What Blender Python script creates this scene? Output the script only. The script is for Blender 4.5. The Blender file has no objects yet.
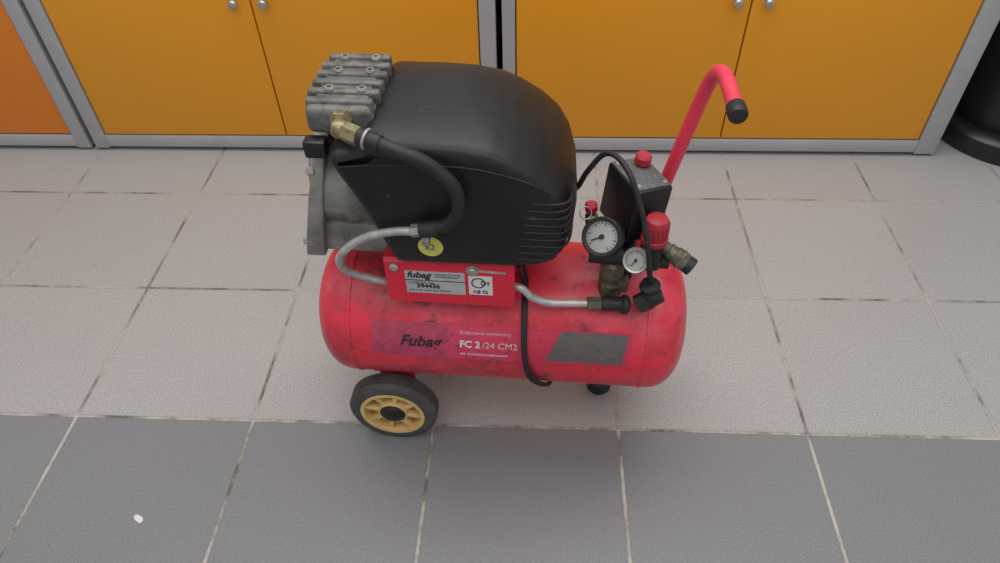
import bpy, bmesh, math, random
from mathutils import Vector, Matrix
random.seed(4)
sc=bpy.context.scene
sc.view_settings.view_transform='Standard'
sc.view_settings.look='None'
COL=sc.collection

# ------------------------------------------------------------ materials
def newmat(name):
    m=bpy.data.materials.new(name); m.use_nodes=True
    nt=m.node_tree; nt.nodes.clear()
    o=nt.nodes.new('ShaderNodeOutputMaterial'); b=nt.nodes.new('ShaderNodeBsdfPrincipled')
    nt.links.new(b.outputs[0],o.inputs[0])
    return m,nt,b
def mat(name,col,rough=.5,metal=0,var=.12,scale=30,bump=0.0,bscale=200,layers=(),coat=0,spec=.5,rvar=0):
    """layers: (colour, noise scale, lo, hi, max opacity[, xyz stretch])"""
    m,nt,b=newmat(name)
    N=nt.nodes.new; L=nt.links.new
    tc=N('ShaderNodeTexCoord')
    n=N('ShaderNodeTexNoise'); n.inputs['Scale'].default_value=scale; n.inputs['Detail'].default_value=5
    L(tc.outputs['Object'],n.inputs['Vector'])
    r=N('ShaderNodeValToRGB')
    r.color_ramp.elements[0].position=.3; r.color_ramp.elements[1].position=.7
    r.color_ramp.elements[0].color=[c*(1-var) for c in col]+[1]
    r.color_ramp.elements[1].color=[min(1,c*(1+var)) for c in col]+[1]
    L(n.outputs['Fac'],r.inputs['Fac'])
    src=r.outputs['Color']
    for k,ly in enumerate(layers):
        dc,ds,lo,hi,op=ly[:5]; st_=ly[5] if len(ly)>5 else (1,1,1)
        mp=N('ShaderNodeMapping'); mp.inputs['Location'].default_value=(3.1*k+1,1.7*k,.4*k); mp.inputs['Scale'].default_value=st_
        L(tc.outputs['Object'],mp.inputs['Vector'])
        n2=N('ShaderNodeTexNoise'); n2.inputs['Scale'].default_value=ds; n2.inputs['Detail'].default_value=9; n2.inputs['Roughness'].default_value=.68
        L(mp.outputs[0],n2.inputs['Vector'])
        mr=N('ShaderNodeMapRange'); mr.inputs['From Min'].default_value=lo; mr.inputs['From Max'].default_value=hi; mr.inputs['To Max'].default_value=op
        L(n2.outputs['Fac'],mr.inputs['Value'])
        mx=N('ShaderNodeMixRGB'); mx.inputs['Color2'].default_value=(*dc,1)
        L(mr.outputs[0],mx.inputs['Fac']); L(src,mx.inputs['Color1']); src=mx.outputs['Color']
    L(src,b.inputs['Base Color'])
    b.inputs['Roughness'].default_value=rough; b.inputs['Metallic'].default_value=metal
    if rvar:
        mr=N('ShaderNodeMapRange'); mr.inputs['From Min'].default_value=.35; mr.inputs['From Max'].default_value=.65
        mr.inputs['To Min'].default_value=rough-rvar; mr.inputs['To Max'].default_value=rough+rvar
        L(n.outputs['Fac'],mr.inputs['Value']); L(mr.outputs[0],b.inputs['Roughness'])
    b.inputs['Specular IOR Level'].default_value=spec
    if coat: b.inputs['Coat Weight'].default_value=coat; b.inputs['Coat Roughness'].default_value=.15
    if bump:
        n3=N('ShaderNodeTexNoise'); n3.inputs['Scale'].default_value=bscale; n3.inputs['Detail'].default_value=3
        L(tc.outputs['Object'],n3.inputs['Vector'])
        bp=N('ShaderNodeBump'); bp.inputs['Strength'].default_value=bump; bp.inputs['Distance'].default_value=.002
        L(n3.outputs['Fac'],bp.inputs['Height']); L(bp.outputs[0],b.inputs['Normal'])
    return m
RED=mat('red_paint',(.70,.026,.056),.40,0,.12,14,layers=(((.70,.12,.16),5,.45,.62,.6),((.30,.035,.05),9,.50,.66,.7),((.08,.03,.035),26,.57,.65,.85),((.13,.04,.05),14,.60,.70,.8,(1,1,4)),((.72,.34,.35),80,.64,.70,.6)),coat=.04,rvar=.08)
REDP=mat('red_plate',(.68,.018,.045),.40,0,.05,20,layers=(((.25,.02,.03),25,.56,.76,.8),((.08,.03,.03),60,.64,.70,.7)))
REDH=mat('red_handle_paint',(.74,.042,.085),.5,0,.06,layers=(((.35,.04,.06),40,.64,.7,.6),))
REDK=mat('red_plastic',(.40,.02,.035),.45,0,.15)
BLK=mat('black_plastic',(.009,.009,.010),.44,0,.3,12,bump=.08,bscale=500,layers=(((.026,.026,.027),5,.45,.8,1),((.09,.09,.085),45,.66,.74,.6)),spec=.40,rvar=.06)
BLKS=mat('black_rubber',(.014,.014,.015),.55,0,.3,40,bump=.2)
TIRE=mat('tyre_rubber',(.065,.063,.060),.7,0,.25,40,bump=.2)
ALU=mat('cast_aluminium',(.26,.255,.23),.52,.3,.25,25,bump=.5,bscale=350,layers=(((.09,.085,.065),18,.48,.75,1),))
HEADM=mat('dirty_head_aluminium',(.165,.160,.148),.55,.3,.3,25,bump=.5,bscale=300,layers=(((.055,.05,.042),25,.44,.68,1),))
PIPE=mat('aluminium_pipe',(.45,.45,.43),.44,.5,.25,60)
BRASS=mat('brass',(.28,.24,.13),.44,.7,.3,70,layers=(((.11,.095,.06),60,.5,.7,1),))
OLIVE=mat('oxidised_brass',(.15,.145,.10),.5,.5,.4,70,layers=(((.05,.05,.04),60,.5,.7,1),))
STEEL=mat('zinc_steel',(.42,.41,.38),.4,.7,.2,60)
GOLD=mat('yellow_rim_plastic',(.66,.44,.17),.5,0,.12,60,layers=(((.30,.20,.10),50,.55,.72,.6),))
WHITE=mat('white_print',(.68,.65,.64),.5,0,.03)
PINKW=mat('worn_white_print',(.72,.50,.53),.5,0,.2,150)
SILV=mat('silver_label',(.46,.46,.46),.45,.1,.08,60,layers=(((.25,.25,.25),30,.6,.75,.6),))
DGREY=mat('dark_sticker',(.125,.105,.104),.5,0,.12,80,layers=(((.20,.15,.15),60,.6,.75,.8),))
YEL=mat('yellow_sticker',(.60,.56,.12),.5,0,.1,60)
BLKP=mat('black_print',(.02,.015,.02),.5)
GTOP=mat('switch_top_grey',(.10,.10,.10),.55,0,.5,300,layers=(((.25,.25,.25),300,.6,.75,1),))
FRAME=mat('cabinet_aluminium_frame',(.41,.41,.42),.45,.2,.06,8)
GLASS=mat('gauge_face',(.34,.34,.32),.25,0,.15)
CAPB=mat('black_hub',(.012,.012,.013),.35)
def doormat(name,c):
    return mat(name,c,.42,0,.03,3,bump=.02,bscale=60)
OR1=doormat('orange_door',(.76,.31,.008)); OR2=doormat('dark_orange_door',(.70,.20,.014))
CBODY=mat('cabinet_body',(.35,.35,.36),.5)
CTOP=mat('counter_top',(.55,.55,.54),.4)
WALL=mat('wall_paint',(.42,.42,.41),.8,0,.03)

def panelmat():
    m,nt,b=newmat('tank_label_film'); N=nt.nodes.new; L=nt.links.new
    tc=N('ShaderNodeTexCoord'); sx=N('ShaderNodeSeparateXYZ'); L(tc.outputs['Object'],sx.inputs[0])
    r=N('ShaderNodeValToRGB'); e=r.color_ramp.elements
    mr=N('ShaderNodeMapRange'); mr.inputs['From Min'].default_value=-.2; mr.inputs['From Max'].default_value=.2
    n0=N('ShaderNodeTexNoise'); n0.inputs['Scale'].default_value=25; L(tc.outputs['Object'],n0.inputs['Vector'])
    ad=N('ShaderNodeMath'); ad.operation='MULTIPLY_ADD'; ad.inputs[1].default_value=.03
    L(n0.outputs['Fac'],ad.inputs[0]); L(sx.outputs['X'],ad.inputs[2])
    L(ad.outputs[0],mr.inputs['Value']); L(mr.outputs[0],r.inputs['Fac'])
    e[0].position=0; e[0].color=(.50,.05,.10,1); e[1].position=.38; e[1].color=(.64,.045,.11,1)
    x=e.new(.33); x.color=(.54,.055,.12,1); x=e.new(.75); x.color=(.58,.03,.07,1)
    n=N('ShaderNodeTexNoise'); n.inputs['Scale'].default_value=90; n.inputs['Detail'].default_value=6; L(tc.outputs['Object'],n.inputs['Vector'])
    m2=N('ShaderNodeMapRange'); m2.inputs['From Min'].default_value=.56; m2.inputs['From Max'].default_value=.68; L(n.outputs['Fac'],m2.inputs['Value'])
    mx=N('ShaderNodeMixRGB'); mx.inputs['Color2'].default_value=(.25,.05,.07,1); L(m2.outputs[0],mx.inputs['Fac']); L(r.outputs['Color'],mx.inputs['Color1'])
    L(mx.outputs[0],b.inputs['Base Color']); b.inputs['Roughness'].default_value=.4
    return m
PANEL=panelmat()

# ------------------------------------------------------------ helpers
def add(name,me,parent,mats,smooth=True,angle=35):
    ob=bpy.data.objects.new(name,me); COL.objects.link(ob)
    for m in (mats if isinstance(mats,(list,tuple)) else [mats]): me.materials.append(m)
    if smooth:
        for p in me.polygons: p.use_smooth=True
        try: me.set_sharp_from_angle(angle=math.radians(angle))
        except Exception: pass
    if parent: ob.parent=parent
    return ob
def empty(name,loc=(0,0,0),rz=0):
    e=bpy.data.objects.new(name,None); COL.objects.link(e); e.location=loc; e.rotation_euler=(0,0,rz); e.empty_display_size=.05
    return e
def frame(o,axis,upv=(0,0,1)):
    z=Vector(axis).normalized(); u=Vector(upv)
    if abs(z.dot(u.normalized()))>.98: u=Vector((0,1,0))
    x=u.cross(z).normalized(); y=z.cross(x)
    M=Matrix((x,y,z)).transposed().to_4x4(); M.translation=Vector(o); return M
def lathe_bm(bm,prof,M,seg=40,mi=0):
    rings=[]
    for r,h in prof:
        if r<1e-6: rings.append([bm.verts.new(M@Vector((0,0,h)))])
        else: rings.append([bm.verts.new(M@Vector((r*math.cos(2*math.pi*i/seg),r*math.sin(2*math.pi*i/seg),h))) for i in range(seg)])
    for a,b in zip(rings,rings[1:]):
        for i in range(seg):
            j=(i+1)%seg
            if len(a)==1 and len(b)==1: continue
            if len(a)==1: f=bm.faces.new((a[0],b[i],b[j]))
            elif len(b)==1: f=bm.faces.new((a[i],b[0],a[j]))
            else: f=bm.faces.new((a[i],a[j],b[j],b[i]))
            f.material_index=mi
def fin(bm):
    bmesh.ops.recalc_face_normals(bm,faces=bm.faces)
    me=bpy.data.meshes.new('m'); bm.to_mesh(me); bm.free(); return me
def lathe(name,prof,o,axis,m,parent,seg=40):
    bm=bmesh.new(); lathe_bm(bm,prof,frame(o,axis),seg); return add(name,fin(bm),parent,m)
def cprof(r,h,b=.0015,h0=0): return [(0,h0),(r-b,h0),(r,h0+b),(r,h-b),(r-b,h),(0,h)]
def rod(name,a,b,r,m,parent,seg=24,bv=.001):
    a=Vector(a);b=Vector(b); return lathe(name,cprof(r,(b-a).length,bv),a,b-a,m,parent,seg)
def box_bm(bm,size,M,bevel=0,mi=0,seg=2):
    t=bmesh.new(); bmesh.ops.create_cube(t,size=1)
    for v in t.verts: v.co=Vector((v.co.x*size[0],v.co.y*size[1],v.co.z*size[2]))
    if bevel: bmesh.ops.bevel(t,geom=list(t.edges),offset=bevel,segments=seg,affect='EDGES',profile=.5)
    mp={}
    for v in t.verts: mp[v]=bm.verts.new(M@v.co)
    for f in t.faces:
        g=bm.faces.new([mp[v] for v in f.verts]); g.material_index=mi
    t.free()
def box(name,size,loc,m,parent=None,bevel=.001,rot=None,seg=2):
    bm=bmesh.new(); M=Matrix.Translation(loc)
    if rot: M=M@rot
    box_bm(bm,size,M,bevel,0,seg); return add(name,fin(bm),parent,m)
def prism(name,pts,mapf,d0,d1,m,parent,bevel=.0):
    bm=bmesh.new()
    a=[bm.verts.new(mapf(p,d0)) for p in pts]; b=[bm.verts.new(mapf(p,d1)) for p in pts]
    bm.faces.new(a); bm.faces.new(b[::-1])
    n=len(pts)
    for i in range(n): bm.faces.new((a[i],a[(i+1)%n],b[(i+1)%n],b[i]))
    bmesh.ops.recalc_face_normals(bm,faces=bm.faces)
    if bevel: bmesh.ops.bevel(bm,geom=list(bm.edges),offset=bevel,segments=3,affect='EDGES',profile=.5)
    return add(name,fin(bm),parent,m)
def spline(P,n=10):
    P=[Vector(p) for p in P]; Q=[P[0]*2-P[1]]+P+[P[-1]*2-P[-2]]; out=[]
    for i in range(1,len(Q)-2):
        for k in range(n):
            t=k/n; a,b,c,d=Q[i-1],Q[i],Q[i+1],Q[i+2]
            out.append(.5*((2*b)+(-a+c)*t+(2*a-5*b+4*c-d)*t*t+(-a+3*b-3*c+d)*t**3))
    out.append(P[-1]); return out
def tube(name,P,r,m,parent,seg=16,n=10,raw=False):
    pts=[Vector(p) for p in P] if raw else spline(P,n)
    bm=bmesh.new(); rings=[]; up=None
    for i,p in enumerate(pts):
        t=(pts[min(i+1,len(pts)-1)]-pts[max(i-1,0)]).normalized()
        if up is None:
            up=Vector((0,0,1)) if abs(t.z)<.9 else Vector((0,1,0))
        x=(up-t*up.dot(t)).normalized(); up=x; y=t.cross(x)
        rr=r(i/(len(pts)-1)) if callable(r) else r
        rings.append([bm.verts.new(p+(x*math.cos(2*math.pi*k/seg)+y*math.sin(2*math.pi*k/seg))*rr) for k in range(seg)])
    for a,b in zip(rings,rings[1:]):
        for k in range(seg): bm.faces.new((a[k],a[(k+1)%seg],b[(k+1)%seg],b[k]))
    bm.faces.new(rings[0]); bm.faces.new(rings[-1])
    return add(name,fin(bm),parent,m,angle=60)
def textmesh(s,size,shear=0,bold=0,ext=.0002,align='LEFT'):
    cu=bpy.data.curves.new('t','FONT'); cu.body=s; cu.size=size; cu.shear=shear; cu.offset=bold; cu.extrude=ext; cu.align_x=align; cu.resolution_u=3
    ob=bpy.data.objects.new('t',cu); COL.objects.link(ob)
    dg=bpy.context.evaluated_depsgraph_get(); me=bpy.data.meshes.new_from_object(ob.evaluated_get(dg))
    bpy.data.objects.remove(ob); return me
def flat_text(name,s,size,x,z,y,m,parent,**k):
    me=textmesh(s,size,**k)
    for v in me.vertices:
        c=v.co.copy(); v.co=Vector((x+c.x,y-c.z,z+c.y))
    return add(name,me,parent,m,smooth=False)

# ------------------------------------------------------------ camera
H,p,yw,r,f=1.08796,0.78553,0.06369,-0.02916,706.42
cy,sy=math.cos(yw),math.sin(yw)
fw=Vector((-sy*math.cos(p),cy*math.cos(p),-math.sin(p))); rt=Vector((cy,sy,0)); up=rt.cross(fw)
a=rt*math.cos(r)+up*math.sin(r); b=-rt*math.sin(r)+up*math.cos(r)
M=Matrix((a,b,-fw)).transposed().to_4x4(); M.translation=Vector((0,0,H))
cam=bpy.data.cameras.new('camera'); co=bpy.data.objects.new('camera',cam); COL.objects.link(co)
co.matrix_world=M; cam.sensor_width=36; cam.lens=36*f/1000; cam.clip_start=.02; sc.camera=co

# ------------------------------------------------------------ floor
def floormat():
    m,nt,b=newmat('floor_tiles'); N=nt.nodes.new; L=nt.links.new
    tc=N('ShaderNodeTexCoord'); s=N('ShaderNodeSeparateXYZ')
    L(tc.outputs['Object'],s.inputs[0])
    def Mt(op,x,y=None,z=None):
        n=N('ShaderNodeMath'); n.operation=op
        for i,v in enumerate((x,y,z)):
            if v is None: continue
            if isinstance(v,(int,float)): n.inputs[i].default_value=v
            else: L(v,n.inputs[i])
        return n.outputs[0]
    def noise(sc_,det=4,ro=.5):
        n=N('ShaderNodeTexNoise'); n.inputs['Scale'].default_value=sc_; n.inputs['Detail'].default_value=det; n.inputs['Roughness'].default_value=ro
        L(tc.outputs['Object'],n.inputs['Vector']); return n.outputs['Fac']
    def mix(fac,c1,c2):
        n=N('ShaderNodeMixRGB')
        for k,v in (('Fac',fac),('Color1',c1),('Color2',c2)):
            if isinstance(v,tuple): n.inputs[k].default_value=(*v,1)
            elif isinstance(v,(int,float)): n.inputs[k].default_value=v
            else: L(v,n.inputs[k])
        return n.outputs[0]
    def rng(v,a_,b_):
        n=N('ShaderNodeMapRange'); n.inputs['From Min'].default_value=a_; n.inputs['From Max'].default_value=b_; L(v,n.inputs['Value']); return n.outputs[0]
    T=.333
    u=Mt('DIVIDE',Mt('ADD',s.outputs['X'],.8397+T*20),T); v=Mt('DIVIDE',Mt('ADD',s.outputs['Y'],-.7156+T*20),T)
    def dist(w): return Mt('MULTIPLY',Mt('ABSOLUTE',Mt('SUBTRACT',Mt('FRACT',Mt('ADD',w,.5)),.5)),T)
    d=Mt('MINIMUM',dist(u),dist(v))
    dn=Mt('ADD',d,Mt('MULTIPLY',Mt('SUBTRACT',noise(120),.5),.0018))
    grout=rng(dn,.0031,.0023)
    edge=rng(dn,.006,.003)
    ids=N('ShaderNodeCombineXYZ'); L(Mt('FLOOR',u),ids.inputs[0]); L(Mt('FLOOR',v),ids.inputs[1])
    wn=N('ShaderNodeTexWhiteNoise'); L(ids.outputs[0],wn.inputs['Vector'])
    rowd=Mt('LESS_THAN',s.outputs['Y'],.7156)
    sp1=noise(400,2,.6); sp2=noise(560,1,.5); big=noise(3,5)
    light=mix(rng(sp1,.40,.62),(.315,.303,.297),(.470,.458,.452))
    light=mix(Mt('MULTIPLY',rng(sp2,.56,.66),.5),light,(.17,.160,.157))
    dark=mix(rng(sp1,.40,.62),(.180,.180,.186),(.240,.240,.247))
    dark=mix(Mt('MULTIPLY',rng(sp2,.60,.70),.25),dark,(.36,.355,.36))
    c=mix(rowd,light,dark)
    br=Mt('ADD',Mt('MULTIPLY',wn.outputs['Value'],.05),Mt('ADD',.92,Mt('MULTIPLY',big,.08)))
    hs=N('ShaderNodeHueSaturation'); L(c,hs.inputs['Color']); L(br,hs.inputs['Value']); c=hs.outputs[0]
    c=mix(Mt('MULTIPLY',edge,.2),c,(.14,.13,.12))
    gcol=mix(rng(noise(7,6,.7),.40,.56),(.14,.12,.10),mix(rowd,(.40,.37,.34),(.48,.44,.39)))
    c=mix(grout,c,gcol)
    L(c,b.inputs['Base Color'])
    L(Mt('ADD',.45,Mt('MULTIPLY',grout,.4)),b.inputs['Roughness'])
    b.inputs['Specular IOR Level'].default_value=.4
    bp=N('ShaderNodeBump'); bp.inputs['Distance'].default_value=.0012; bp.inputs['Strength'].default_value=.4
    L(Mt('ADD',Mt('MULTIPLY',grout,-1.0),Mt('MULTIPLY',sp1,.05)),bp.inputs['Height']); L(bp.outputs[0],b.inputs['Normal'])
    return m
bm=bmesh.new(); vs=[bm.verts.new(q) for q in ((-3,-1.5,0),(3,-1.5,0),(3,2.2,0),(-3,2.2,0))]; bm.faces.new(vs)
add('floor',fin(bm),None,floormat(),False)
box('wall_back',(6,.1,2.7),(0,2.15,1.35),WALL,None,0)
bm=bmesh.new(); M2=Matrix.Translation((-.642,.519,0))
ring=[(.010,-.003),(.007,.003),(.001,.006),(-.006,.008),(-.009,.004),(-.006,-.001),(.0,-.005),(.006,-.008)]
lo=[bm.verts.new(M2@Vector((x,y,.0002))) for x,y in ring]; hi=[bm.verts.new(M2@Vector((x*.95,y*.95,.0012))) for x,y in ring]
bm.faces.new(hi); bm.faces.new(lo[::-1])
for i in range(8): bm.faces.new((lo[i],lo[(i+1)%8],hi[(i+1)%8],hi[i]))
add('paint_chip',fin(bm),None,WHITE)  # small white chip of paint lying on the tiles

# ------------------------------------------------------------ cabinets
YC=1.567; ZT=.86
def cabinet(x0,x1,split,om,knobs,pl=.038,pr=.038):
    e=empty('storage_cabinet',((x0+x1)/2,YC,0)); cx=(x0+x1)/2
    def bx(n,xa,xb,ya,yb,za,zb,m,bv=.0015): return box(n,(xb-xa,yb-ya,zb-za),((xa+xb)/2-cx,(ya+yb)/2,(za+zb)/2),m,e,bv)
    bx('body',x0+.003,x1-.003,.024,.45,.012,ZT-.002,CBODY)
    bx('post_1',x0,x0+pl,0,.03,.008,ZT,FRAME); bx('post_2',x1-pr,x1,0,.03,.008,ZT,FRAME)
    bx('bottom_rail',x0+pl,x1-pr,.001,.03,.012,.046,FRAME); bx('top_rail',x0+pl,x1-pr,.001,.03,ZT-.04,ZT,FRAME)
    bx('worktop',x0,x1,-.01,.46,ZT,ZT+.03,CTOP,.003)
    a0=x0+pl+.003; b1=x1-pr-.003
    parts=[(a0,b1)] if split is None else [(a0,split-.0017),(split+.0017,b1)]
    for i,(q,w) in enumerate(parts): bx('door_leaf_%d'%(i+1),q,w,.004,.022,.050,ZT-.045,om)
    for i,k in enumerate(knobs):
        lathe('knob_%d'%(i+1),[(0,0),(.006,0),(.006,.010),(.010,.013),(.011,.019),(.008,.023),(0,.024)],(k-cx,.004,.408),(0,-1,0),STEEL,e,24)
    for i,(q,w) in enumerate(((x0+.012,.03),(x1-.012,.03),(x0+.012,.42),(x1-.012,.42))):
        rod('foot_%d'%(i+1),(q-cx,w,0),(q-cx,w,.02),.012,BLKS,e)
cabinet(-1.189,-.093,-.655,OR1,(-.691,-.622))
cabinet(-.078,1.03,.479,OR1,(.446,.513),.030,.05)
cabinet(-2.32,-1.203,-1.76,OR2,(-1.80,-1.72))

# ------------------------------------------------------------ waste bin (far right)
e=empty('waste_bin',(1.272,1.70,0))
lathe('bin_base',[(0,0),(.195,0),(.20,.01),(.20,.05),(.19,.06),(.165,.065),(0,.065)],(0,0,0),(0,0,1),CAPB,e,64)
lathe('bin_body',[(0,.065),(.165,.065),(.175,.12),(.20,.52),(.207,.53),(.207,.55),(.195,.55),(.17,.09),(0,.085)],(0,0,0),(0,0,1),CAPB,e,64)

# ------------------------------------------------------------ compressor
C=empty('air_compressor',(-.0431,.7829,0),math.radians(-3))
TZ,TR=.242,.113
prof=[]
for i in range(13):
    t=i/12*math.pi/2; prof.append((TR*math.sin(t)**.62 if i else 0,-.293+.055*(1-math.cos(t))))
prof+=[(TR,-.232),(TR+.0015,-.230),(TR+.0015,-.226),(TR,-.224),(TR,-.1),(TR,0),(TR,.1),(TR,.215),(TR+.0015,.217),(TR+.0015,.221),(TR,.223)]
for i in range(13):
    t=(12-i)/12*math.pi/2; prof.append((TR*math.sin(t)**.62 if i<12 else 0,.284-.055*(1-math.cos(t))))
lathe('tank',prof,(0,0,TZ),(1,0,0),RED,C,96)
def on_tank(x,ang,off=0):
    a_=math.radians(ang); R_=TR+off; return Vector((x,-R_*math.cos(a_),TZ+R_*math.sin(a_)))
def wrap_patch(name,poly,off,m,nx=40,na=14):
    a0,a1,b0,b1,at,ab=poly; bm=bmesh.new(); g=[]
    for j in range(na+1):
        t=j/na; row=[]
        for i in range(nx+1):
            s=i/nx; x=(a0*(1-t)+b0*t)*(1-s)+(a1*(1-t)+b1*t)*s
            row.append(bm.verts.new(on_tank(x,at+(ab-at)*t,off)))
        g.append(row)
    for j in range(na):
        for i in range(nx): bm.faces.new((g[j][i],g[j+1][i],g[j+1][i+1],g[j][i+1]))
    return add(name,fin(bm),C,m)
def wrap_text(name,s,size,x,ang,m,off=.0009,**k):
    me=textmesh(s,size,**k)
    for v in me.vertices:
        c=v.co.copy(); v.co=on_tank(x+c.x,ang+math.degrees(c.y/TR),off+c.z)
    return add(name,me,C,m,smooth=False)
wrap_patch('tank_label',(-.190,.197,-.196,.192,33,2),.0004,PANEL)
wrap_patch('tank_label_logo_field',(-.188,-.074,-.194,-.082,32,3),.0006,mat('label_mauve',(.46,.05,.105),.4,0,.25,60,layers=(((.24,.04,.08),30,.52,.72,.8),)))
wrap_patch('tank_spec_sticker',(.093,.192,.070,.184,32,6),.0007,DGREY)
wrap_text('tank_brand_text','Fubag',.0265,-.150,13,BLKP,shear=.35,bold=.0006)
wrap_text('tank_model_text','FC 2',.0160,-.058,14.5,WHITE,bold=.0005)
wrap_text('tank_model_text_b','/24 CM2',.0150,-.024,14.5,PINKW)
wrap_text('tank_caption_text','Воздушный компрессор',.0065,-.058,26,PINKW)
wrap_text('tank_footer_text','На профессиональный',.0065,-.058,7,WHITE,shear=.2)

# wheels
def wheel(yo,yi,n):
    s=1 if yi>yo else -1; w=abs(yi-yo); o=(-.186,yo,.0755); M_=frame(o,(0,s,0)); k_=.0755/.073
    bm=bmesh.new()
    pr=[(.050,.006),(.053,.002),(.060,.0005),(.068,.003),(.0725,.008)]
    for k in range(5):
        h=.009+k*(w-.018)/5; pr+=[(.073,h),(.073,h+.003),(.0715,h+.0035),(.0715,h+.0045)]
    pr+=[(.0725,w-.008),(.068,w-.003),(.060,w-.0005),(.052,w-.003),(.050,w-.006),(.050,.006)]
    pr=[(q*k_,h) for q,h in pr]
    lathe_bm(bm,pr,M_,64); add('tyre_%d'%n,fin(bm),C,TIRE)
    bm=bmesh.new()
    lathe_bm(bm,[(.0555,.0010),(.053,w-.004),(.048,w-.006),(.048,.012),(.049,.0010),(.0555,.0010)],M_,48)
    lathe_bm(bm,[(.025,.003),(.027,.008),(.027,w-.006),(.010,w-.006),(.010,.003),(.025,.003)],M_,32)
    for k in range(8):
        a_=2*math.pi*k/8+.2
        box_bm(bm,(.027,.0085,.018),M_@Matrix.Rotation(a_,4,'Z')@Matrix.Translation((.037,0,.014)),.0015)
    lathe_bm(bm,[(.02,.034),(.048,.034),(.048,.036),(.02,.036),(.02,.034)],M_,32)
    add('rim_%d'%n,fin(bm),C,GOLD)
    lathe('hub_cap_%d'%n,[(0,-.003),(.012,-.003),(.019,0),(.0235,.004),(.0235,.010),(0,.010)],o,(0,s,0),CAPB,C,32)
wheel(-.110,-.070,1); wheel(.110,.070,2)
rod('axle',(-.186,-.105,.0755),(-.186,.105,.0755),.007,STEEL,C)
for i,y in enumerate((-.055,.055)):
    prism('axle_bracket_%d'%(i+1),[(-.205,.060),(-.160,.060),(-.152,.10),(-.152,.165),(-.212,.165),(-.212,.10)],lambda q,d:Vector((q[0],d,q[1])),y-.002,y+.002,RED,C,.0008)
box('axle_bracket_top',(.075,.12,.004),(-.182,0,.133),RED,C)
# foot
box('foot_bracket',(.032,.05,.09),(.165,.03,.100),RED,C,.002)
lathe('rubber_foot',[(0,0),(.020,0),(.022,.004),(.020,.022),(.012,.030),(.012,.060),(0,.060)],(.170,.036,0),(0,0,1),BLKS,C)

# platform (red bent plate)
pp=[(-.102,.356),(-.102,.432),(-.097,.437),(.095,.437),(.100,.432),(.100,.345),(.097,.345),(.097,.430),(.094,.434),(-.095,.434),(-.099,.430),(-.099,.356)]
prism('mounting_plate',pp,lambda q,d:Vector((d,q[0],q[1])),-.154,.025,REDP,C,0)
for i,x in enumerate((-.13,.01)):
    prism('plate_leg_%d'%(i+1),[(-.07,.32),(.07,.32),(.085,.434),(-.085,.434)],lambda q,d:Vector((d,q[0],q[1])),x-.002,x+.002,REDP,C,.0005)
box('data_label',(.083,.0008,.042),(-.085,-.1025,.397),SILV,C,0)
box('data_label_bar',(.083,.0004,.0012),(-.085,-.1031,.401),BLKP,C,0)
flat_text('data_label_brand','fubag',.0155,-.124,.406,-.103,BLKP,C,shear=.3,bold=.0005)
flat_text('data_label_number','394436',.011,-.112,.3865,-.103,BLKP,C,bold=.0004)
flat_text('data_label_small','сделано в китае\nуниверсальный',.0045,-.085,.412,-.103,BLKP,C)
flat_text('data_label_small_b','No. 2/24 220V 50Hz',.0045,-.124,.395,-.103,BLKP,C)
flat_text('data_label_small_c','2200 r/min 1.5kW 8bar 09/2008',.0045,-.124,.380,-.103,BLKP,C)
box('approval_label',(.033,.0008,.036),(-.022,-.1025,.396),WHITE,C,0)
flat_text('approval_text','АЯ 72',.008,-.033,.381,-.103,BLKP,C,bold=.0003)
def tor(name,R_,r_,o,axis,m): return lathe(name,[(R_+r_*math.cos(t*math.pi/6),r_*math.sin(t*math.pi/6)) for t in range(13)],o,axis,m,C,40)
tor('approval_ring',.0088,.0010,(-.025,-.1028,.401),(0,1,0),BLKP)
flat_text('approval_text_b','Ст',.011,-.022,.397,-.1031,BLKP,C,bold=.0003)
for i,(x,z) in enumerate(((-.140,.424),(-.032,.424))):
    lathe('plate_bolt_%d'%(i+1),[(0,0),(.0065,0),(.0065,.003),(.004,.005),(0,.005)],(x,-.102,z),(0,-1,0),STEEL,C,6 if i else 20)
prism('plate_slot',[(-.032,.4215),(.012,.4195),(.014,.4215),(.012,.4235),(-.032,.4255)],lambda q,d:Vector((q[0],d,q[1])),-.1024,-.1018,PIPE,C)
lathe('plate_bolt_washer',[(0,0),(.009,0),(.009,.001),(0,.001)],(-.032,-.102,.424),(0,-1,0),STEEL,C,24)

# shroud
out=[(-.198,.600),(-.192,.610),(-.165,.614),(-.152,.618),(-.149,.626),(-.141,.628),(-.08,.628),(-.040,.626),(-.005,.620),(.025,.608),(.055,.591),(.078,.572),(.092,.550),(.099,.525),(.102,.495),(.099,.472),(.088,.455),(.065,.445),(.02,.441),(-.05,.440),(-.130,.440),(-.138,.452),(-.150,.487),(-.172,.545),(-.192,.588)]
def dens(P,k=3):
    o=[]
    for i in range(len(P)):
        a_,b_=P[i],P[(i+1)%len(P)]
        for j in range(k): o.append((a_[0]+(b_[0]-a_[0])*j/k,a_[1]+(b_[1]-a_[1])*j/k))
    return o
out=dens(out,4)
def offset(P,d):
    n=len(P); R=[]
    for i in range(n):
        a_=Vector(P[i-2]); c_=Vector(P[(i+2)%n]); t=(c_-a_).normalized(); nn=Vector((t.y,-t.x))
        R.append((P[i][0]+nn.x*d,P[i][1]+nn.y*d))
    return R
bm=bmesh.new(); rings=[]
st=[(-.113,.015),(-.1125,.010),(-.110,.004),(-.106,.001),(-.098,0),(-.07,-.001),(-.03,-.001),(.01,-.001),(.05,0),(.072,.001),(.084,.003),(.090,.007),(.092,.012)]
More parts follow.
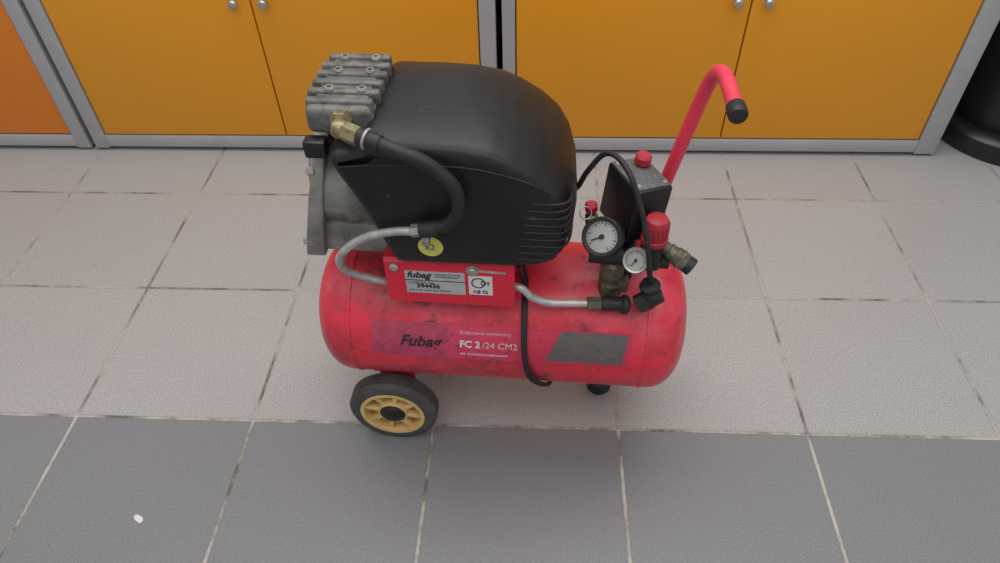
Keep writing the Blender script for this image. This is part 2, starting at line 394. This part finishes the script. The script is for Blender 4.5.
for y,d in st:
    Pn=offset(out,d); rg=[]
    for (x,z) in Pn:
        k=max(0,min(1,(z-.55)/.06))*max(0,min(1,(x+.155)/.006)); z2=z+k*(.012*(1-(y/.1)**2))
        kx=max(0,min(1,(x-.0)/.1)); x2=x-kx*.014*max(0,(abs(y)-.03)/.08)**2
        rg.append(bm.verts.new((x2,y,z2)))
    rings.append(rg)
n=len(out)
for A,B in zip(rings,rings[1:]):
    for i in range(n): bm.faces.new((A[i],A[(i+1)%n],B[(i+1)%n],B[i]))
bm.faces.new(rings[0]); bm.faces.new(rings[-1][::-1])
add('motor_shroud',fin(bm),C,BLK,angle=50)
for i in range(9):
    z=.551-i*.0115
    xl=.045-.002*i; xr=.091-(max(0,i-6))*.007
    tube('shroud_rib_%d'%(i+1),[(xl,-.1120,z),((xl+xr)/2,-.1125,z),(xr-.010,-.1110,z),(xr,-.105,z),(xr+.005,-.090,z),(xr+.007,-.065,z)],.0018,BLK,C,8,4)
tube('shroud_crease',[(-.185,-.112,.594),(-.12,-.1125,.600),(-.03,-.1125,.600),(.03,-.112,.586),(.070,-.110,.566)],.0020,BLK,C,8,5)
lathe('yellow_sticker',[(0,0),(.0165,0),(.0165,.0006),(0,.0006)],(-.083,-.1128,.474),(0,-1,0),YEL,C,32)
flat_text('yellow_sticker_text','x2',.014,-.091,.469,-.1136,OLIVE,C)

# crankcase / motor
lathe('motor_housing',[(0,0),(.070,0),(.078,.006),(.078,.04),(.081,.045),(.081,.055),(.078,.060),(.078,.165),(0,.165)],(-.245,0,.512),(1,0,0),ALU,C,64)
def crank(q,d):
    y,z=q; t=(z-.415)/.18
    xl=-.271+.044*t; xr=-.243+.030*t
    return Vector((xl if d==0 else xr,y,z))
prism('crankcase_cover',[(-.080,.415),(-.086,.45),(-.083,.52),(-.066,.580),(-.05,.592),(.05,.592),(.066,.580),(.083,.52),(.086,.45),(.080,.415)],crank,0,1,ALU,C,.003)
box('crankcase_base',(.11,.15,.05),(-.195,0,.448),ALU,C,.004)
for k in range(4):
    rod('cover_bolt_%d'%(k+1),(-.262+(.0 if k<2 else .03),(-.07 if k%2 else .07),.435+(0 if k<2 else .12)),(-.273+(0 if k<2 else .03),(-.07 if k%2 else .07),.435+(0 if k<2 else .12)),.006,STEEL,C,6)
# cylinder
bm=bmesh.new(); pr=[(0,.585)]
for k in range(4): h=.587+k*.0085; pr+=[(.034,h),(.044,h+.0008),(.044,h+.003),(.034,h+.004)]
pr+=[(.034,.622),(0,.622)]
lathe_bm(bm,pr,Matrix.Translation((-.184,-.005,0)),40); add('cylinder_barrel',fin(bm),C,HEADM)
box('shroud_lug',(.028,.020,.024),(-.216,-.085,.603),BLK,C,.004)
# head
bm=bmesh.new(); T_=Matrix.Translation; HX=-.186
box_bm(bm,(.082,.128,.022),T_((HX,-.008,.628)),.004)
for k in range(6):
    y=-.058+k*.0215; wdt=.090 if k not in (0,5) else .082
    box_bm(bm,(wdt,.0120,.024),T_((HX,y,.642)),.004,seg=3)
box_bm(bm,(.066,.112,.022),T_((HX,-.008,.639)),.004)
box_bm(bm,(.080,.018,.036),T_((HX,-.067,.632)),.008,seg=3)
add('cylinder_head',fin(bm),C,HEADM)
k=0
for x in (-.203,-.163):
    for y in (-.036,.008,.042):
        k+=1; lathe('head_bolt_%d'%k,[(0,0),(.0065,0),(.0065,.014),(.005,.016),(.003,.016),(.003,.013),(0,.013)],(x,y,.641),(0,0,1),ALU,C,16)
# fittings and hose
lathe('head_port',cprof(.013,.012),(-.180,-.074,.638),(0,-1,.1),BRASS,C,6)
rod('elbow_barrel',(-.180,-.084,.640),(-.170,-.112,.648),.0085,BRASS,C)
lathe('elbow_body',[(0,-.011),(.008,-.010),(.011,-.004),(.011,.004),(.008,.010),(0,.011)],(-.170,-.114,.648),(1,0,-.2),BRASS,C)
lathe('hose_nut',cprof(.0115,.020),(-.166,-.116,.648),(1,-.35,-.2),BRASS,C,6)
rod('hose_ferrule',(-.148,-.122,.646),(-.122,-.129,.640),.0105,BLKS,C)
tor('hose_clamp',.011,.002,(-.138,-.125,.644),(1,-.3,-.2),STEEL)
tube('air_hose',[(-.130,-.128,.643),(-.100,-.131,.632),(-.078,-.131,.622),(-.058,-.131,.606),(-.043,-.131,.587),(-.038,-.131,.566),(-.042,-.130,.543),(-.058,-.128,.524),(-.080,-.127,.517)],.0085,BLKS,C,20)
rod('hose_end_ferrule',(-.066,-.128,.519),(-.090,-.127,.514),.0105,BLKS,C)
rod('pipe_nut',(-.088,-.127,.514),(-.102,-.126,.511),.0085,STEEL,C,6)
box('hose_end_lug',(.010,.01,.022),(-.084,-.128,.502),STEEL,C,.002)
tube('discharge_pipe',[(-.098,-.126,.511),(-.128,-.125,.507),(-.160,-.124,.496),(-.190,-.122,.474),(-.208,-.118,.446),(-.204,-.108,.416),(-.178,-.096,.392),(-.140,-.086,.376),(-.06,-.083,.372),(.0,-.084,.378),(.030,-.088,.382),(.050,-.091,.366),(.075,-.090,.356),(.11,-.086,.354),(.132,-.084,.353)],.0056,PIPE,C,16)
rod('valve_nut',(.126,-.084,.353),(.148,-.082,.352),.010,OLIVE,C,6)
rod('check_valve_body',(.146,-.082,.352),(.184,-.079,.350),.0105,BLKS,C,20)
lathe('check_valve_cap',cprof(.014,.012,.003),(.174,-.08,.350),(1,.1,-.1),BLKS,C,24)
rod('check_valve_stem',(.155,-.055,.32),(.155,-.083,.354),.009,OLIVE,C)

# valve manifold on the tank top
box('tank_boss',(.042,.030,.02),(.165,-.035,.353),OLIVE,C,.004)
lathe('manifold_block',[(0,.340),(.018,.340),(.018,.362),(.013,.364),(.013,.375),(.017,.377),(.017,.400),(.012,.404),(0,.404)],(.160,-.045,0),(0,0,1),OLIVE,C,8)
rod('manifold_cross',(.125,-.045,.412),(.235,-.05,.412),.012,BLKS,C)
rod('manifold_column',(.178,-.02,.35),(.18,-.01,.45),.014,BLKS,C)
# pressure switch
Rz=Matrix.Rotation(math.radians(28),4,'Z')
Rt=Matrix.Rotation(math.radians(6),4,'Y')
PS=(.183,.004,.474)
box('pressure_switch_body',(.056,.078,.084),PS,BLK,C,.004,Rz@Rt)
def off(v): return tuple(Vector(PS)+(Rz@Rt)@Vector(v))
box('pressure_switch_top',(.052,.070,.003),off((0,0,.0425)),GTOP,C,.001,Rz@Rt)
lathe('pressure_switch_knob',[(0,0),(.008,0),(.008,.004),(.0115,.005),(.0115,.014),(.009,.017),(0,.017)],off((.012,.018,.043)),(.1,0,1),REDK,C,20)
for i,(q,w) in enumerate(((-.02,-.028),(.02,-.028),(-.02,.028))):
    lathe('switch_screw_%d'%(i+1),cprof(.0035,.0015,.0005),off((q,w,.044)),(.1,0,1),STEEL,C,12)
# gauges
def gauge(n,c,ax,R_,th,bez,tilt):
    M_=frame(c,ax)
    lathe('gauge_case_%d'%n,[(0,-th),(R_*.85,-th),(R_*.97,-th+.004),(R_,-.004),(R_,.002),(R_*.93,.004),(R_*.80,.003),(R_*.77,-.001)],c,ax,bez,C,48)
    lathe('gauge_dial_%d'%n,[(0,0),(R_*.79,0),(R_*.79,-.001),(0,-.001)],c,ax,GLASS,C,48)
    bm=bmesh.new()
    for k in range(19):
        a_=math.radians(-45+k*15); q=.66 if k%3 else .58
        box_bm(bm,(R_*(.73-q),R_*.04,.0004),M_@Matrix.Rotation(a_,4,'Z')@T_((R_*(.73+q)/2,0,.0004)))
    box_bm(bm,(R_*.70,R_*.07,.0006),M_@Matrix.Rotation(math.radians(tilt),4,'Z')@T_((R_*.20,0,.0012)))
    lathe_bm(bm,[(0,.002),(R_*.13,.0018),(R_*.13,0),(0,0)],M_,16)
    add('gauge_marks_%d'%n,fin(bm),C,BLKP,False)
    rod('gauge_stem_%d'%n,Vector(c)-Vector(ax).normalized()*th*.9,Vector((.172,-.04,.405)),.007,OLIVE if n==2 else BLKS,C)
gauge(1,(.139,-.062,.460),(-.30,-.72,.62),.0275,.024,BLKS,215)
gauge(2,(.186,-.078,.435),(-.20,-.80,.58),.0178,.020,STEEL,240)
# regulator
lathe('regulator_body',[(0,0),(.016,0),(.017,.01),(.017,.04),(.012,.044),(0,.044)],(.210,-.05,.405),(0,0,1),BLKS,C,32)
bm=bmesh.new(); M_=T_((.210,-.05,.455))
lathe_bm(bm,[(0,0),(.0155,0),(.017,.003),(.0165,.026),(.014,.031),(.006,.033),(0,.033)],M_,36)
for k in range(18):
    box_bm(bm,(.002,.002,.022),M_@Matrix.Rotation(k*math.pi/9,4,'Z')@T_((.0168,0,.014)),.0006)
add('regulator_knob',fin(bm),C,REDK)
lathe('regulator_collar',cprof(.0185,.010),(.210,-.05,.446),(0,0,1),REDK,C,32)
# quick coupler
d=Vector((.8,-.35,-.42)).normalized(); o=Vector((.220,-.052,.443))
lathe('quick_coupler',[(0,0),(.009,0),(.009,.012),(.011,.013),(.011,.022),(.013,.024),(.013,.040),(.0115,.042)],o,d,OLIVE,C,28)
lathe('quick_coupler_mouth',[(.0115,.040),(.0125,.044),(.0125,.052),(.007,.052),(.007,.046),(0,.046)],o,d,BLKS,C,28)
tor('coupler_ring',.0128,.0016,tuple(o+d*.033),tuple(d),BRASS)
# safety valve + pull ring
lathe('safety_valve',[(0,0),(.006,0),(.006,.02),(.009,.022),(.009,.034),(.005,.037),(.005,.042),(0,.042)],(.128,-.02,.43),(-.1,-.1,1),BRASS,C,24)
lathe('safety_valve_cap',cprof(.0085,.016,.003),(.124,-.024,.472),(-.1,-.1,1),REDK,C,24)
tor('safety_pull_ring',.0085,.0009,(.116,-.038,.480),(.3,-.6,.5),STEEL)
rod('safety_valve_branch',(.165,-.03,.41),(.128,-.02,.432),.007,BRASS,C)
# cables
tube('motor_cable',[(.088,.03,.460),(.103,.01,.485),(.115,.0,.520),(.134,-.005,.552),(.150,-.02,.560),(.166,-.045,.553),(.180,-.062,.525),(.192,-.075,.490),(.200,-.088,.455),(.206,-.088,.42),(.212,-.084,.395)],.0038,BLKS,C,12)
tube('cable_gland',[(.208,-.084,.402),(.211,-.084,.388),(.215,-.082,.370),(.208,-.072,.352)],lambda t:.011+.004*math.sin(t*9)**2,BLKS,C,16)
rod('cable_gland_nut',(.196,-.088,.360),(.226,-.082,.380),.0135,BLKS,C,8)
# power cord looped round the tank
pts=[(.030,-.088,.425)]
pts+=[on_tank(x,a_,.006) for x,a_ in ((.034,66),(.036,50),(.037,34),(.038,20),(.041,5),(.047,-12),(.060,-28),(.075,-42),(.080,-60),(.070,-85),(.05,-110),(.04,-140),(.035,-180),(.033,-220))]
tube('power_cord',pts,.0034,BLKS,C,10)
pts=[(.034,-.080,.43)]+[on_tank(x,a_,.006) for x,a_ in ((.038,68),(.039,50),(.040,30),(.042,10),(.050,-8),(.064,-25),(.078,-36))]
tube('power_cord_strand',pts,.0028,BLKS,C,10)
# handle
tube('handle_tube',[(.208,.06,.325),(.219,.06,.40),(.231,.06,.467),(.249,.06,.559),(.258,.059,.604),(.264,.052,.634),(.268,.034,.652),(.272,.012,.655),(.276,-.048,.651)],.0095,REDH,C,24,8)
lathe('handle_grip_cap',[(0,0),(.0105,0),(.0115,.002),(.0115,.018),(.010,.021),(0,.022)],(.2758,-.042,.651),(.06,-1,-.05),BLKS,C,28)
lathe('handle_socket',cprof(.015,.05,.002),(.2065,.06,.318),(.15,0,1),RED,C,28)

# ------------------------------------------------------------ lights
def area(name,loc,size,power,col=(1,1,1),rot=(0,0,0)):
    l=bpy.data.lights.new(name,'AREA'); l.shape='RECTANGLE'; l.size,l.size_y=size; l.energy=power; l.color=col
    o=bpy.data.objects.new(name,l); COL.objects.link(o); o.location=loc; o.rotation_euler=rot; return o
area('ceiling_lamp',(-.1,1.25,2.7),(2.6,1.0),39,(1,.985,.97))
area('ceiling_lamp',(.1,-.5,2.7),(2.6,1.0),24,(1,.985,.97))
w=bpy.data.worlds.new('world'); sc.world=w; w.use_nodes=True
bg=w.node_tree.nodes['Background']; bg.inputs[0].default_value=(.95,.97,1,1); bg.inputs[1].default_value=.56
